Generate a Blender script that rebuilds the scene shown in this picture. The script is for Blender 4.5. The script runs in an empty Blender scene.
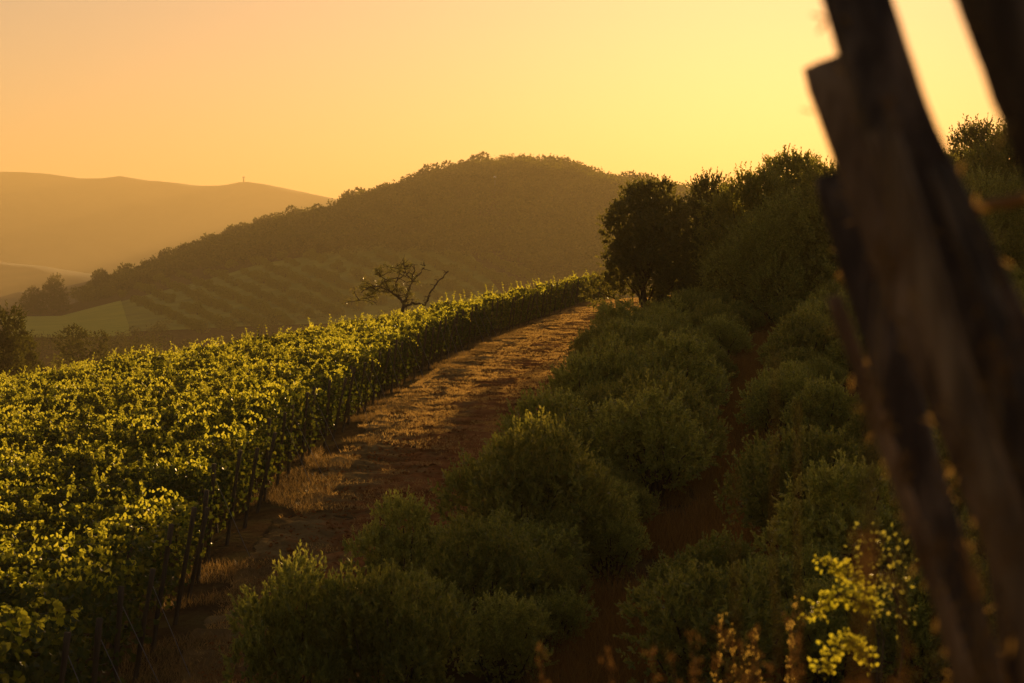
import bpy, math, random
import numpy as np
R = math.radians
random.seed(7)
rng = np.random.default_rng(11)
SC = bpy.context.scene
COL = SC.collection

# ------------------------------------------------------------------ camera, sky, sun, exposure
F = 2000.0          # focal length in pixels of a 1024 wide frame
HY = 300.0          # image row of the eye-level horizon
cd = bpy.data.cameras.new("camera")
cd.sensor_width = 36.0
cd.lens = 36.0 * F / 1024.0
cd.clip_start = 0.1
cd.clip_end = 30000
cd.dof.use_dof = True
cd.dof.focus_distance = 62.0
cd.dof.aperture_fstop = 4.2
cam = bpy.data.objects.new("camera", cd)
COL.objects.link(cam)
cam.location = (0, 0, 0)
cam.rotation_euler = (R(90) - math.atan((341.5 - HY) / F), 0, 0)
SC.camera = cam

SUN_AZ = R(8.9)    # clockwise from +Y
SUN_EL = R(6.9)
world = bpy.data.worlds.new("World")
SC.world = world
world.use_nodes = True
nt = world.node_tree
bg = nt.nodes["Background"]
sky = nt.nodes.new("ShaderNodeTexSky")
sky.sky_type = 'NISHITA'
sky.sun_disc = False
sky.sun_elevation = SUN_EL
sky.sun_rotation = SUN_AZ
sky.altitude = 0
sky.air_density = 1.3
sky.dust_density = 0.5
sky.ozone_density = 1.0
tint = nt.nodes.new("ShaderNodeMix")
tint.data_type = 'RGBA'
tint.blend_type = 'MULTIPLY'
tint.inputs[0].default_value = 1.0
tint.inputs[7].default_value = (1.0, 0.775, 0.82, 1)      # warm dusty evening air
nt.links.new(sky.outputs[0], tint.inputs[6])
nt.links.new(tint.outputs[2], bg.inputs[0])
bg.inputs[1].default_value = 0.050

sl = bpy.data.lights.new("sun", 'SUN')
sl.energy = 5.0
sl.angle = R(0.6)
sl.color = (1.0, 0.60, 0.22)
sun = bpy.data.objects.new("sun", sl)
COL.objects.link(sun)
sun.rotation_euler = (R(90) - SUN_EL, 0, math.pi - SUN_AZ)

SC.view_settings.view_transform = 'Standard'
SC.view_settings.look = 'None'
SC.view_settings.exposure = 0.85
SC.view_settings.gamma = 1.0
SC.cycles.use_denoising = True
SC.cycles.max_bounces = 6
SC.cycles.diffuse_bounces = 2
SC.cycles.glossy_bounces = 2
SC.cycles.transmission_bounces = 4
SC.cycles.volume_bounces = 0
SC.cycles.sample_clamp_indirect = 3.0

# ------------------------------------------------------------------ helpers
def px(x, y, D):
    """point at depth D (metres along +Y) seen at image position x, y"""
    return ((x - 512.0) / F * D, D, (HY - y) / F * D)

def tag(o, label=None, cat=None, group=None, kind=None):
    if label: o["label"] = label
    if cat: o["category"] = cat
    if group: o["group"] = group
    if kind: o["kind"] = kind
    return o

def mesh_np(name, V, Q=None, mats=(), parent=None, smooth=False, T=None, midx=None):
    """mesh from numpy arrays: quads Q (n,4) and/or triangles T (m,3)"""
    V = np.asarray(V, dtype=np.float32)
    me = bpy.data.meshes.new(name)
    nq = 0 if Q is None else len(Q)
    ntr = 0 if T is None else len(T)
    me.vertices.add(len(V)); me.vertices.foreach_set("co", V.ravel())
    me.loops.add(nq * 4 + ntr * 3)
    li = []
    if nq: li.append(np.asarray(Q, dtype=np.int32).ravel())
    if ntr: li.append(np.asarray(T, dtype=np.int32).ravel())
    me.loops.foreach_set("vertex_index", np.concatenate(li))
    me.polygons.add(nq + ntr)
    st = np.concatenate([np.arange(nq) * 4, nq * 4 + np.arange(ntr) * 3]).astype(np.int32)
    me.polygons.foreach_set("loop_start", st)
    if midx is not None: me.polygons.foreach_set("material_index", np.asarray(midx, dtype=np.int32))
    me.polygons.foreach_set("use_smooth", np.full(nq + ntr, smooth))
    me.update(calc_edges=True)
    for m in mats: me.materials.append(m)
    o = bpy.data.objects.new(name, me)
    COL.objects.link(o)
    if parent: o.parent = parent
    return o

def empty(name, loc=(0, 0, 0), rz=0.0):
    o = bpy.data.objects.new(name, None)
    o.empty_display_size = 0.3
    o.location = loc; o.rotation_euler = (0, 0, rz)
    COL.objects.link(o)
    return o

def dup(root, loc, rz=0.0, s=(1, 1, 1)):
    r = root.copy(); COL.objects.link(r)
    r.location = loc; r.rotation_euler = (0, 0, rz); r.scale = s
    for ch in list(root.children):
        c = ch.copy(); COL.objects.link(c); c.parent = r
        for g in list(ch.children):
            d = g.copy(); COL.objects.link(d); d.parent = c
    return r

def _hash(ix, iy, seed):
    n = (ix.astype(np.int64) * 374761393 + iy.astype(np.int64) * 668265263 + seed * 974711) & 0x7fffffff
    n = ((n ^ (n >> 13)) * 1274126177) & 0x7fffffff
    n = n ^ (n >> 16)
    return (n & 0xffff) / 65535.0

def vnoise(x, y, seed=0):
    x = np.asarray(x, float); y = np.asarray(y, float)
    ix = np.floor(x).astype(np.int64); iy = np.floor(y).astype(np.int64)
    fx = x - ix; fy = y - iy
    fx = fx * fx * (3 - 2 * fx); fy = fy * fy * (3 - 2 * fy)
    a = _hash(ix, iy, seed); b = _hash(ix + 1, iy, seed)
    c = _hash(ix, iy + 1, seed); d = _hash(ix + 1, iy + 1, seed)
    return (a + (b - a) * fx) * (1 - fy) + (c + (d - c) * fx) * fy - 0.5

def fbm(x, y, octs=4, seed=0):
    s = 0; a = 1.0
    for k in range(octs):
        s = s + a * vnoise(np.asarray(x) * 2 ** k, np.asarray(y) * 2 ** k, seed + k); a *= 0.5
    return s

def unit(v):
    return v / np.maximum(np.linalg.norm(v, axis=-1, keepdims=True), 1e-9)

# ------------------------------------------------------------------ materials
def mat(name):
    m = bpy.data.materials.new(name); m.use_nodes = True
    m.node_tree.nodes.clear()
    return m, m.node_tree.nodes, m.node_tree.links

def ramp(N, L, src, stops):
    r = N.new("ShaderNodeValToRGB")
    el = r.color_ramp.elements
    el[0].position, el[0].color = stops[0][0], (*stops[0][1], 1)
    el[1].position, el[1].color = stops[-1][0], (*stops[-1][1], 1)
    for p, c in stops[1:-1]:
        e = el.new(p); e.color = (*c, 1)
    L.new(src, r.inputs[0])
    return r.outputs[0]

def leaf_mat(name, stops, trans_stops, tfac=0.5, rough=0.5, spec=0.3, patch=0.0):
    m, N, L = mat(name)
    g = N.new("ShaderNodeNewGeometry")
    oi = N.new("ShaderNodeObjectInfo")
    mx = N.new("ShaderNodeMath"); mx.operation = 'MULTIPLY_ADD'
    L.new(oi.outputs["Random"], mx.inputs[0]); mx.inputs[1].default_value = 0.25; 
    ms = N.new("ShaderNodeMath"); ms.operation = 'MULTIPLY'
    L.new(g.outputs["Random Per Island"], ms.inputs[0]); ms.inputs[1].default_value = 0.75
    L.new(ms.outputs[0], mx.inputs[2])
    if patch:       # kinds of tree that grow in patches
        ptc = N.new("ShaderNodeTexCoord"); pn = N.new("ShaderNodeTexVoronoi"); pn.inputs["Scale"].default_value = patch
        L.new(ptc.outputs["Object"], pn.inputs[0])
        sp = N.new("ShaderNodeSeparateColor"); L.new(pn.outputs["Color"], sp.inputs[0])
        L.new(sp.outputs[0], mx.inputs[0]); mx.inputs[1].default_value = .6; ms.inputs[1].default_value = .4
    c1 = ramp(N, L, mx.outputs[0], stops)
    c2 = ramp(N, L, mx.outputs[0], trans_stops)
    p = N.new("ShaderNodeBsdfPrincipled")
    L.new(c1, p.inputs["Base Color"]); p.inputs["Roughness"].default_value = rough
    p.inputs["Specular IOR Level"].default_value = spec
    t = N.new("ShaderNodeBsdfTranslucent"); L.new(c2, t.inputs[0])
    mix = N.new("ShaderNodeMixShader"); mix.inputs[0].default_value = tfac
    L.new(p.outputs[0], mix.inputs[1]); L.new(t.outputs[0], mix.inputs[2])
    o = N.new("ShaderNodeOutputMaterial"); L.new(mix.outputs[0], o.inputs[0])
    return m

def rough_mat(name, stops, scale=4.0, detail=8, bump=0.3, bdist=0.05, rough=0.9, stretch=(1, 1, 1), obj=True, spec=0.2):
    m, N, L = mat(name)
    tc = N.new("ShaderNodeTexCoord")
    mp = N.new("ShaderNodeMapping"); mp.inputs["Scale"].default_value = stretch
    L.new(tc.outputs["Object"], mp.inputs[0])
    n = N.new("ShaderNodeTexNoise"); n.inputs["Scale"].default_value = scale
    n.inputs["Detail"].default_value = detail; n.inputs["Roughness"].default_value = 0.62
    L.new(mp.outputs[0], n.inputs[0])
    c = ramp(N, L, n.outputs[0], stops)
    p = N.new("ShaderNodeBsdfPrincipled"); L.new(c, p.inputs["Base Color"])
    p.inputs["Roughness"].default_value = rough; p.inputs["Specular IOR Level"].default_value = spec
    b = N.new("ShaderNodeBump"); b.inputs["Strength"].default_value = bump; b.inputs["Distance"].default_value = bdist
    L.new(n.outputs[0], b.inputs["Height"]); L.new(b.outputs[0], p.inputs["Normal"])
    o = N.new("ShaderNodeOutputMaterial"); L.new(p.outputs[0], o.inputs[0])
    return m

M = {}
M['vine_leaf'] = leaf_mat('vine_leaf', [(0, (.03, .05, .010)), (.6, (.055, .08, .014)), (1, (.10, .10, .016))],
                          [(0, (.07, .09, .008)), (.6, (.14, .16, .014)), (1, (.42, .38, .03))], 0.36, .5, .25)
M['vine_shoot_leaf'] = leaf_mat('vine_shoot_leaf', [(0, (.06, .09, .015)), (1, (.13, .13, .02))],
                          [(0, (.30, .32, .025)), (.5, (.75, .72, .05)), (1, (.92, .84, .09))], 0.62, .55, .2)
M['green_leaf'] = leaf_mat('green_leaf', [(0, (.08, .10, .018)), (.6, (.17, .18, .035)), (1, (.30, .26, .06))],
                          [(0, (.26, .28, .035)), (1, (.62, .54, .08))], 0.48, .42, .45)
M['shrub_leaf'] = leaf_mat('shrub_leaf', [(0, (.09, .11, .022)), (.6, (.22, .23, .045)), (1, (.42, .38, .09))],
                           [(0, (.32, .35, .05)), (1, (.75, .68, .10))], 0.5, .32, .55)
M['olive_leaf'] = leaf_mat('olive_leaf', [(0, (.045, .06, .018)), (.7, (.09, .10, .028)), (1, (.15, .13, .04))],
                           [(0, (.16, .17, .03)), (1, (.36, .30, .045))], 0.45, .42, .45)
M['far_leaf'] = leaf_mat('far_leaf', [(0, (.026, .036, .008)), (1, (.06, .07, .014))],
                         [(0, (.09, .10, .014)), (1, (.20, .18, .02))], 0.35, .7, .1)
M['wood_leaf'] = leaf_mat('wood_leaf', [(0, (.025, .036, .006)), (.5, (.07, .085, .014)), (1, (.14, .14, .022))], [(0, (.10, .12, .01)), (1, (.34, .30, .025))], 0.35, .7, .1, patch=.11)
M['gold_leaf'] = leaf_mat('gold_leaf', [(0, (.12, .14, .02)), (1, (.20, .18, .02))],
                          [(0, (.62, .62, .04)), (1, (.9, .80, .07))], 0.65, .5, .3)
M['dry_grass'] = leaf_mat('dry_grass', [(0, (.12, .085, .03)), (1, (.30, .21, .08))],
                          [(0, (.25, .15, .04)), (1, (.60, .38, .12))], 0.45, .6, .2)
M['gold_seed'] = leaf_mat('gold_seed', [(0, (.20, .14, .04)), (1, (.36, .26, .08))], [(0, (.6, .40, .08)), (1, (.92, .66, .16))], 0.6, .6, .2)
M['dull_seed'] = leaf_mat('dull_seed', [(0, (.07, .042, .018)), (1, (.16, .10, .04))], [(0, (.12, .065, .02)), (1, (.28, .15, .045))], 0.4, .7, .1)
M['brown_grass'] = leaf_mat('brown_grass', [(0, (.16, .08, .02)), (1, (.42, .23, .06))],
                            [(0, (.24, .11, .02)), (1, (.50, .26, .05))], 0.42, .7, .1)
M['bark'] = rough_mat('bark', [(.3, (.035, .024, .015)), (.7, (.13, .09, .055))], 9, bump=.8, bdist=.02, stretch=(1, 1, .25))
M['stake_wood'] = rough_mat('stake_wood', [(.3, (.05, .033, .02)), (.55, (.10, .07, .042)), (.75, (.18, .13, .08))], 14, bump=.7, bdist=.01, stretch=(1, 1, .12))
M['big_wood'] = rough_mat('big_wood', [(.3, (.025, .016, .009)), (.5, (.065, .043, .025)), (.7, (.20, .14, .085))], 22, bump=1.0, bdist=.012, stretch=(1, 1, .12), rough=.6)
M['pale_wood'] = rough_mat('pale_wood', [(.3, (.07, .042, .02)), (.5, (.20, .125, .06)), (.7, (.38, .26, .14))], 24, bump=1.0, bdist=.012, stretch=(1, 1, .10), rough=.6)
M['white_paint'] = rough_mat('white_paint', [(.3, (.7, .7, .7)), (.7, (.82, .82, .8))], 1, bump=0)
M['grey_metal'] = rough_mat('grey_metal', [(.3, (.12, .12, .12)), (.7, (.2, .2, .2))], 1, bump=0)
M['wire'] = rough_mat('wire', [(.3, (.15, .13, .11)), (.7, (.3, .27, .22))], 5, bump=0, rough=.5, spec=.5)
M['far_slope'] = rough_mat('far_slope', [(.35, (.035, .034, .018)), (.55, (.07, .06, .03)), (.7, (.12, .09, .045))], .012, bump=.3, bdist=6, rough=1)
M['field_green'] = rough_mat('field_green', [(.3, (.22, .26, .012)), (.7, (.42, .42, .025))], .25, bump=.4, bdist=.3, stretch=(.15, 1, 1), rough=1)

def ground_material():
    m, N, L = mat('ground')
    tc = N.new("ShaderNodeTexCoord")
    n = N.new("ShaderNodeTexNoise"); n.inputs["Scale"].default_value = .5; n.inputs["Detail"].default_value = 10
    n.inputs["Roughness"].default_value = .65
    L.new(tc.outputs["Object"], n.inputs[0])
    c = ramp(N, L, n.outputs[0], [(.30, (.045, .030, .014)), (.48, (.095, .060, .026)), (.60, (.13, .10, .035)), (.72, (.08, .085, .022))])
    n2 = N.new("ShaderNodeTexNoise"); n2.inputs["Scale"].default_value = 7; n2.inputs["Detail"].default_value = 6
    L.new(tc.outputs["Object"], n2.inputs[0])
    b = N.new("ShaderNodeBump"); b.inputs["Strength"].default_value = .8; b.inputs["Distance"].default_value = .12
    L.new(n2.outputs[0], b.inputs["Height"])
    p = N.new("ShaderNodeBsdfPrincipled"); L.new(c, p.inputs["Base Color"]); p.inputs["Roughness"].default_value = 1
    p.inputs["Specular IOR Level"].default_value = .0
    L.new(b.outputs[0], p.inputs["Normal"])
    o = N.new("ShaderNodeOutputMaterial"); L.new(p.outputs[0], o.inputs[0])
    return m
def path_material():
    m, N, L = mat('path')
    tc = N.new("ShaderNodeTexCoord")
    n = N.new("ShaderNodeTexNoise"); n.inputs["Scale"].default_value = .7; n.inputs["Detail"].default_value = 12
    n.inputs["Roughness"].default_value = .7
    L.new(tc.outputs["Object"], n.inputs[0])
    earth = ramp(N, L, n.outputs[0], [(.32, (.13, .048, .016)), (.5, (.30, .12, .038)), (.68, (.48, .23, .075))])
    straw = ramp(N, L, n.outputs[0], [(.32, (.11, .070, .026)), (.5, (.22, .145, .055)), (.68, (.38, .27, .10))])
    at = N.new("ShaderNodeAttribute"); at.attribute_name = "grassy"
    n3 = N.new("ShaderNodeTexNoise"); n3.inputs["Scale"].default_value = 1.6; n3.inputs["Detail"].default_value = 8
    L.new(tc.outputs["Object"], n3.inputs[0])
    add = N.new("ShaderNodeMath"); add.operation = 'ADD'
    L.new(at.outputs["Fac"], add.inputs[0]); L.new(n3.outputs[0], add.inputs[1])
    mr = N.new("ShaderNodeMapRange"); L.new(add.outputs[0], mr.inputs[0])
    mr.inputs[1].default_value = .82; mr.inputs[2].default_value = 1.12
    mix = N.new("ShaderNodeMix"); mix.data_type = 'RGBA'
    L.new(mr.outputs[0], mix.inputs[0]); L.new(earth, mix.inputs[6]); L.new(straw, mix.inputs[7])
    n2 = N.new("ShaderNodeTexNoise"); n2.inputs["Scale"].default_value = 14; n2.inputs["Detail"].default_value = 8
    n2.inputs["Roughness"].default_value = .7
    L.new(tc.outputs["Object"], n2.inputs[0])
    b = N.new("ShaderNodeBump"); b.inputs["Strength"].default_value = .9; b.inputs["Distance"].default_value = .07
    L.new(n2.outputs[0], b.inputs["Height"])
    p = N.new("ShaderNodeBsdfPrincipled"); L.new(mix.outputs[2], p.inputs["Base Color"]); p.inputs["Roughness"].default_value = 1.0
    p.inputs["Specular IOR Level"].default_value = .0
    L.new(b.outputs[0], p.inputs["Normal"])
    o = N.new("ShaderNodeOutputMaterial"); L.new(p.outputs[0], o.inputs[0])
    return m
M['ground'] = ground_material(); M['path'] = path_material()

# ------------------------------------------------------------------ terrain
_eY = [0, 24, 30, 40, 53, 73, 86, 97, 120, 140, 150, 160, 200]
_eL = [-4.6, -5.0, -5.1, -5.5, -5.3, -4.2, -3.0, -1.7, 1.9, 5.4, 7.6, 10.2, 20]
_rY = [0, 28, 35, 53, 70, 86, 120, 140, 160, 200]
_rR = [-3.2, -3.4, -2.3, -0.2, 1.2, 2.3, 6.3, 9.0, 13, 24]
def EL(Y): return np.interp(Y, _eY, _eL)
def ER(Y): return np.interp(Y, _rY, _rR)
def softplus(t): return np.where(t > 30, t, np.log1p(np.exp(np.clip(t, -40, 30))))
def sstep(t): t = np.clip(t, 0, 1); return t * t * (3 - 2 * t)

K = 1.7        # everything from the valley on stands this much farther than first measured
HRX = [-700, -420, -330, -203, -172, -140, -113, -82, -50, -28, 0, 22, 40, 62, 85, 150, 240, 400, 700]
HRZ = [-30, -16, -9, -3.5, 7.5, 19, 29, 36, 47, 53, 56.5, 55.5, 51, 47, 43, 38, 31, 18, 0]
def hz(X, Y):
    """height of the land at X, Y; the eye is at 0"""
    X = np.asarray(X, float); Y = np.asarray(Y, float)
    base = -7.3 + 0.051 * Y
    el = EL(Y); er = ER(Y)
    left = np.minimum(X - el, 0.0)
    lz = 0.137 * left
    right = np.maximum(X - er, 0.0)
    rz = 0.06 * np.minimum(right, 6) + 0.12 * np.clip(right - 6, 0, 24) + 0.02 * np.maximum(right - 30, 0)
    yc = np.interp(X, [-60, -25, -16, -6, 1, 5, 12, 30], [94, 101, 105, 114, 134, 152, 160, 170])
    w = 5.0
    z = base + lz + rz - 0.20 * w * softplus((Y - yc) / w)
    z = z + 0.10 * fbm(X / 5, Y / 5, 3, 3)
    # the bank the photographer stands on
    bank = -1.62 - 0.02 * X - 0.225 * w * softplus((Y - 5.5) / 2.0) * 2.0 / w
    bank = bank + np.where(X > 0.3, 0.03 * (X - .3), 0)
    kb = sstep((30 - Y) / 12)
    z = np.where(Y < 30, np.maximum(z * (1 - kb) + bank * kb, z * 0 - 30), z)
    # the valley floor behind, rising slowly
    val = np.interp(Y, [150, 300, 765, 1105, 1530, 2380, 3740, 9000], [-13.5, -14, -17.0, -11.9, -6.8, -17, -24, -24])
    val = val + 1.6 * fbm(X / 150, Y / 150, 3, 9)
    Xk, Yk = X / K, Y / K
    H = np.interp(Xk * 900.0 / np.maximum(Yk, 400), HRX, HRZ)
    A = np.maximum(H + 4.0, 0)
    t = sstep((Yk - 430) / 470.0) * (1 - sstep((Yk - 930) / 700.0))
    val = val + K * (A * t + np.clip(A, 0, 20) / 20 * t * 3 * fbm(Xk / 60, Yk / 60, 3, 5))
    kf = sstep((Y - 165) / 90)
    zn = np.maximum(z, -16)
    far = zn * (1 - kf) + val * kf
    return np.where(Y < 165, zn, far)
def h1(x, y): return float(hz(np.array([x]), np.array([y]))[0])

def grid_obj(name, xs, ys, zf, m, smooth=True, drop=None):
    XX, YY = np.meshgrid(xs, ys)
    ZZ = zf(XX, YY)
    V = np.stack([XX, YY, ZZ], -1).reshape(-1, 3)
    nx, ny = len(xs), len(ys)
    i = np.arange(nx - 1)[None, :] + np.arange(ny - 1)[:, None] * nx
    Q = np.stack([i, i + 1, i + nx + 1, i + nx], -1).reshape(-1, 4)
    return mesh_np(name, V, Q, [m], smooth=smooth)

xs = np.unique(np.concatenate([-np.geomspace(60, 5200, 40)[::-1], np.arange(-60, -12, 1.0), np.arange(-12, 20, .33),
                               np.arange(20, 60, 1.2), np.geomspace(60, 6500, 40)]))
xs2 = np.unique(np.concatenate([xs, np.arange(-560, 560, 11.0)]))
ys = np.unique(np.concatenate([np.arange(-40, 24, 1.0), np.arange(24, 150, .4), np.arange(150, 260, 2.0),
                               np.arange(260, 1900, 11.0), np.geomspace(1900, 8800, 40)]))
def ground_z(X, Y):
    z = hz(X, Y)
    inside = (X > EL(Y) + .35) & (X < ER(Y) + 1.0) & (Y > 18) & (Y < 166)
    return np.where(inside, z - 0.10, z) + .05 * fbm(X / .8, Y / .8, 3, 21) * (np.abs(X) < 25)
tag(grid_obj('ground', xs2, ys, ground_z, M['ground']), 'brown earth and dry turf of the vineyard slope and the valley', None, None, 'structure')

# path
def build_path():
    ys_ = np.arange(20, 160, .13)
    ss = np.linspace(0, 1, 84)
    S, YY = np.meshgrid(ss, ys_)
    wl = EL(YY) - 0.1 + .25 * fbm(YY / 2.0, YY * 0, 3, 31); wr = ER(YY) + 1.3
    XX = wl + (wr - wl) * S
    Z = hz(XX, YY) + 0.02
    # clods, transverse ripples of washed earth and shallow wheel ruts
    Z += .13 * fbm(XX / 1.5 + .5 * YY, YY / .9, 4, 41) + .09 * fbm(XX / .34, YY / .34, 3, 47)
    for c in (.30, .68): Z -= .07 * np.exp(-((S - c) / .07) ** 2)
    edge = np.minimum(S, 1 - S)
    Z -= .25 * np.clip(1 - edge / .05, 0, 1) ** 2
    V = np.stack([XX, YY, Z], -1).reshape(-1, 3)
    nx, ny = len(ss), len(ys_)
    i = np.arange(nx - 1)[None, :] + np.arange(ny - 1)[:, None] * nx
    Q = np.stack([i, i + 1, i + nx + 1, i + nx], -1).reshape(-1, 4)
    o = mesh_np('path', V, Q, [M['path']], smooth=True)
    a = o.data.attributes.new("grassy", 'FLOAT', 'POINT')
    g = np.clip(1.0 - S * 1.5, 0, 1) * .9 + .1 * (np.abs(S - .5) < .1)
    a.data.foreach_set("value", g.ravel().astype(np.float32))
    tag(o, 'reddish dirt track with dry grass climbing between vines and shrubs', None, None, 'structure')
build_path()

# far relief
def ridge(name, D, depth, pts, zbase, m, label, nseed=1, rough=1.0, back=1.6):
    xsr = np.linspace(px(pts[0][0], 0, D)[0], px(pts[-1][0], 0, D)[0], 260)
    pxs = xsr / D * F + 512
    H = (HY - np.interp(pxs, [p[0] for p in pts], [p[1] for p in pts])) / F * D
    vs = np.linspace(0, 1 + back, 70)
    XX, VV = np.meshgrid(xsr, vs)
    HH = np.repeat(H[None, :], len(vs), 0)
    prof = np.where(VV < 1, sstep(VV) ** .9, 1 - sstep((VV - 1) / back))
    YY = D - depth + VV * depth
    Z = zbase + (HH - zbase) * prof
    Z += rough * (HH - zbase) * .16 * fbm(XX / (depth * .3), YY / (depth * .5), 5, nseed) * np.clip(np.abs(1 - VV) * 4, 0.03, 1) * np.clip(VV * 4, 0, 1)
    V = np.stack([XX * YY / D, YY, Z], -1).reshape(-1, 3)
    nx, ny = len(xsr), len(vs)
    i = np.arange(nx - 1)[None, :] + np.arange(ny - 1)[:, None] * nx
    Q = np.stack([i, i + 1, i + nx + 1, i + nx], -1).reshape(-1, 4)
    return tag(mesh_np(name, V, Q, [m], smooth=True), label, None, None, 'structure')
ridge('mountain', 5500, 900, [(-420, 190), (-200, 168), (0, 172), (48, 174), (82, 179), (102, 179), (122, 177), (150, 182), (200, 186),
      (222, 186), (244, 182), (290, 190), (345, 201), (420, 222), (520, 246), (700, 262), (1000, 270), (1400, 290)], -28, M['far_slope'],
      'long hazy mountain on the far side of the valley', 3)
ridge('far_hill', 2900, 500, [(-400, 240), (-120, 252), (0, 262), (40, 266), (92, 274), (150, 286), (230, 300), (330, 306)], -20, M['far_slope'],
      'low wooded hill in haze at the left', 6)
ridge('near_hill', 2050, 280, [(-300, 292), (-60, 296), (0, 297), (20, 292), (60, 288), (110, 276), (180, 262), (260, 256)], -16, M['far_slope'],
      'darker low hill below the hazy one at the left', 8)

# field in the valley
def sheet(name, corners, m, label, lift=.5, n=26):
    (x0, y0), (x1, y1), (x2, y2), (x3, y3) = corners
    x0, y0, x1, y1, x2, y2, x3, y3 = [q * K for q in (x0, y0, x1, y1, x2, y2, x3, y3)]
    u, v = np.meshgrid(np.linspace(0, 1, n), np.linspace(0, 1, n))
    X = (x0 * (1 - u) + x1 * u) * (1 - v) + (x3 * (1 - u) + x2 * u) * v
    Y = (y0 * (1 - u) + y1 * u) * (1 - v) + (y3 * (1 - u) + y2 * u) * v
    Z = hz(X, Y) + lift
    i = np.arange(n - 1)[None, :] + np.arange(n - 1)[:, None] * n
    Q = np.stack([i, i + 1, i + n + 1, i + n], -1).reshape(-1, 4)
    return tag(mesh_np(name, np.stack([X, Y, Z], -1).reshape(-1, 3), Q, [m], smooth=True), label, None, None, 'structure')
sheet('field', [(-122, 484), (-92, 484), (-135, 690), (-178, 690)], M['field_green'], 'sunlit yellow green field at the foot of the hill', 1.0)

M['meadow'] = rough_mat('meadow', [(.3, (.12, .14, .008)), (.55, (.20, .22, .014)), (.75, (.30, .29, .02))], .05, bump=.3, bdist=.6, rough=1)
sheet('orchard_meadow', [(-100, 505), (4, 500), (-22, 690), (-138, 690)], M['meadow'], 'dry meadow between the orchard rows on the lower hillside', .5, 60)
# ------------------------------------------------------------------ haze
def build_haze():
    x0, x1, y0, y1, z0, z1 = -6000, 6000, -60, 9500, -60, 372
    V = [(x, y, z) for x in (x0, x1) for y in (y0, y1) for z in (z0, z1)]
    Q = [(0, 1, 3, 2), (4, 6, 7, 5), (0, 4, 5, 1), (2, 3, 7, 6), (0, 2, 6, 4), (1, 5, 7, 3)]
    m, N, L = mat('haze')
    v = N.new("ShaderNodeVolumePrincipled")
    v.inputs["Color"].default_value = (1.0, .79, .42, 1)
    v.inputs["Density"].default_value = .00020
    v.inputs["Anisotropy"].default_value = .22
    o = N.new("ShaderNodeOutputMaterial"); L.new(v.outputs[0], o.inputs["Volume"])
    tag(mesh_np('haze', V, np.array(Q), [m]), 'golden evening haze', None, None, 'stuff')
build_haze()

# ------------------------------------------------------------------ geometry generators
def tube(paths, sides=7):
    """paths: list of (points (n,3), radii (n,)) -> V, Q"""
    Vs, Qs, off = [], [], 0
    for P, r in paths:
        P = np.asarray(P, float); r = np.asarray(r, float); n = len(P)
        T = np.gradient(P, axis=0); T = unit(T)
        ref = np.where(np.abs(T[:, 2:3]) > .9, np.array([[1., 0, 0]]), np.array([[0, 0, 1.]]))
        U = unit(np.cross(T, ref)); W = np.cross(T, U)
        a = np.linspace(0, 2 * math.pi, sides, endpoint=False)
        ring = P[:, None] + r[:, None, None] * (np.cos(a)[None, :, None] * U[:, None] + np.sin(a)[None, :, None] * W[:, None])
        Vs.append(ring.reshape(-1, 3))
        i = np.arange(n - 1)[:, None] * sides; j = np.arange(sides)[None, :]; k = (j + 1) % sides
        Qs.append((np.stack([i + j, i + k, i + sides + k, i + sides + j], -1)).reshape(-1, 4) + off)
        # end caps as fans of quads
        for s, rev in ((0, True), ((n - 1) * sides, False)):
            for q in range(1, sides - 1, 2):
                f = [s, s + q, s + q + 1, s + min(q + 2, sides - 1)]
                if f[2] == f[3]: continue
                Qs.append(np.array([f[::-1] if rev else f]) + off)
        off += n * sides
    return np.concatenate(Vs), np.concatenate(Qs)

def leaves(P, D, length, width, fold=.25, seed=0, kind='rhomb', nrm=None):
    """P base points, D unit directions; returns V, Q for folded leaves"""
    g = np.random.default_rng(seed)
    n = len(P); L_ = (np.asarray(length) * g.uniform(.7, 1.25, n))[:, None]; Wd = (np.asarray(width) * g.uniform(.75, 1.2, n))[:, None]
    D = unit(D)
    if nrm is None: nrm = g.normal(size=(n, 3))
    S = unit(np.cross(D, nrm)); Nn = np.cross(S, D)
    if kind == 'rhomb':
        V = np.stack([P, P + D * L_ * .5 + S * Wd * .5 + Nn * fold * Wd, P + D * L_, P + D * L_ * .5 - S * Wd * .5 + Nn * fold * Wd], 1)
        Q = np.arange(n * 4).reshape(n, 4)
        return V.reshape(-1, 3), Q
    # lobed leaf: two folded quads about the midrib with shoulders
    a = P; tip = P + D * L_ - Nn * L_ * .12
    l1 = P + D * L_ * .10 + S * Wd * .50 + Nn * fold * Wd; l2 = P + D * L_ * .72 + S * Wd * .36 + Nn * fold * Wd * .5
    r1 = P + D * L_ * .10 - S * Wd * .50 + Nn * fold * Wd; r2 = P + D * L_ * .72 - S * Wd * .36 + Nn * fold * Wd * .5
    V = np.stack([a, l1, l2, tip, r2, r1], 1)
    b = np.arange(n)[:, None] * 6
    Q = np.concatenate([b + np.array([[0, 1, 2, 3]]), b + np.array([[0, 3, 4, 5]])], 0)
    return V.reshape(-1, 3), Q

def rand_dirs(n, g, up=0.0):
    v = g.normal(size=(n, 3)); v = unit(v); v[:, 2] += up
    return unit(v)

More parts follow.
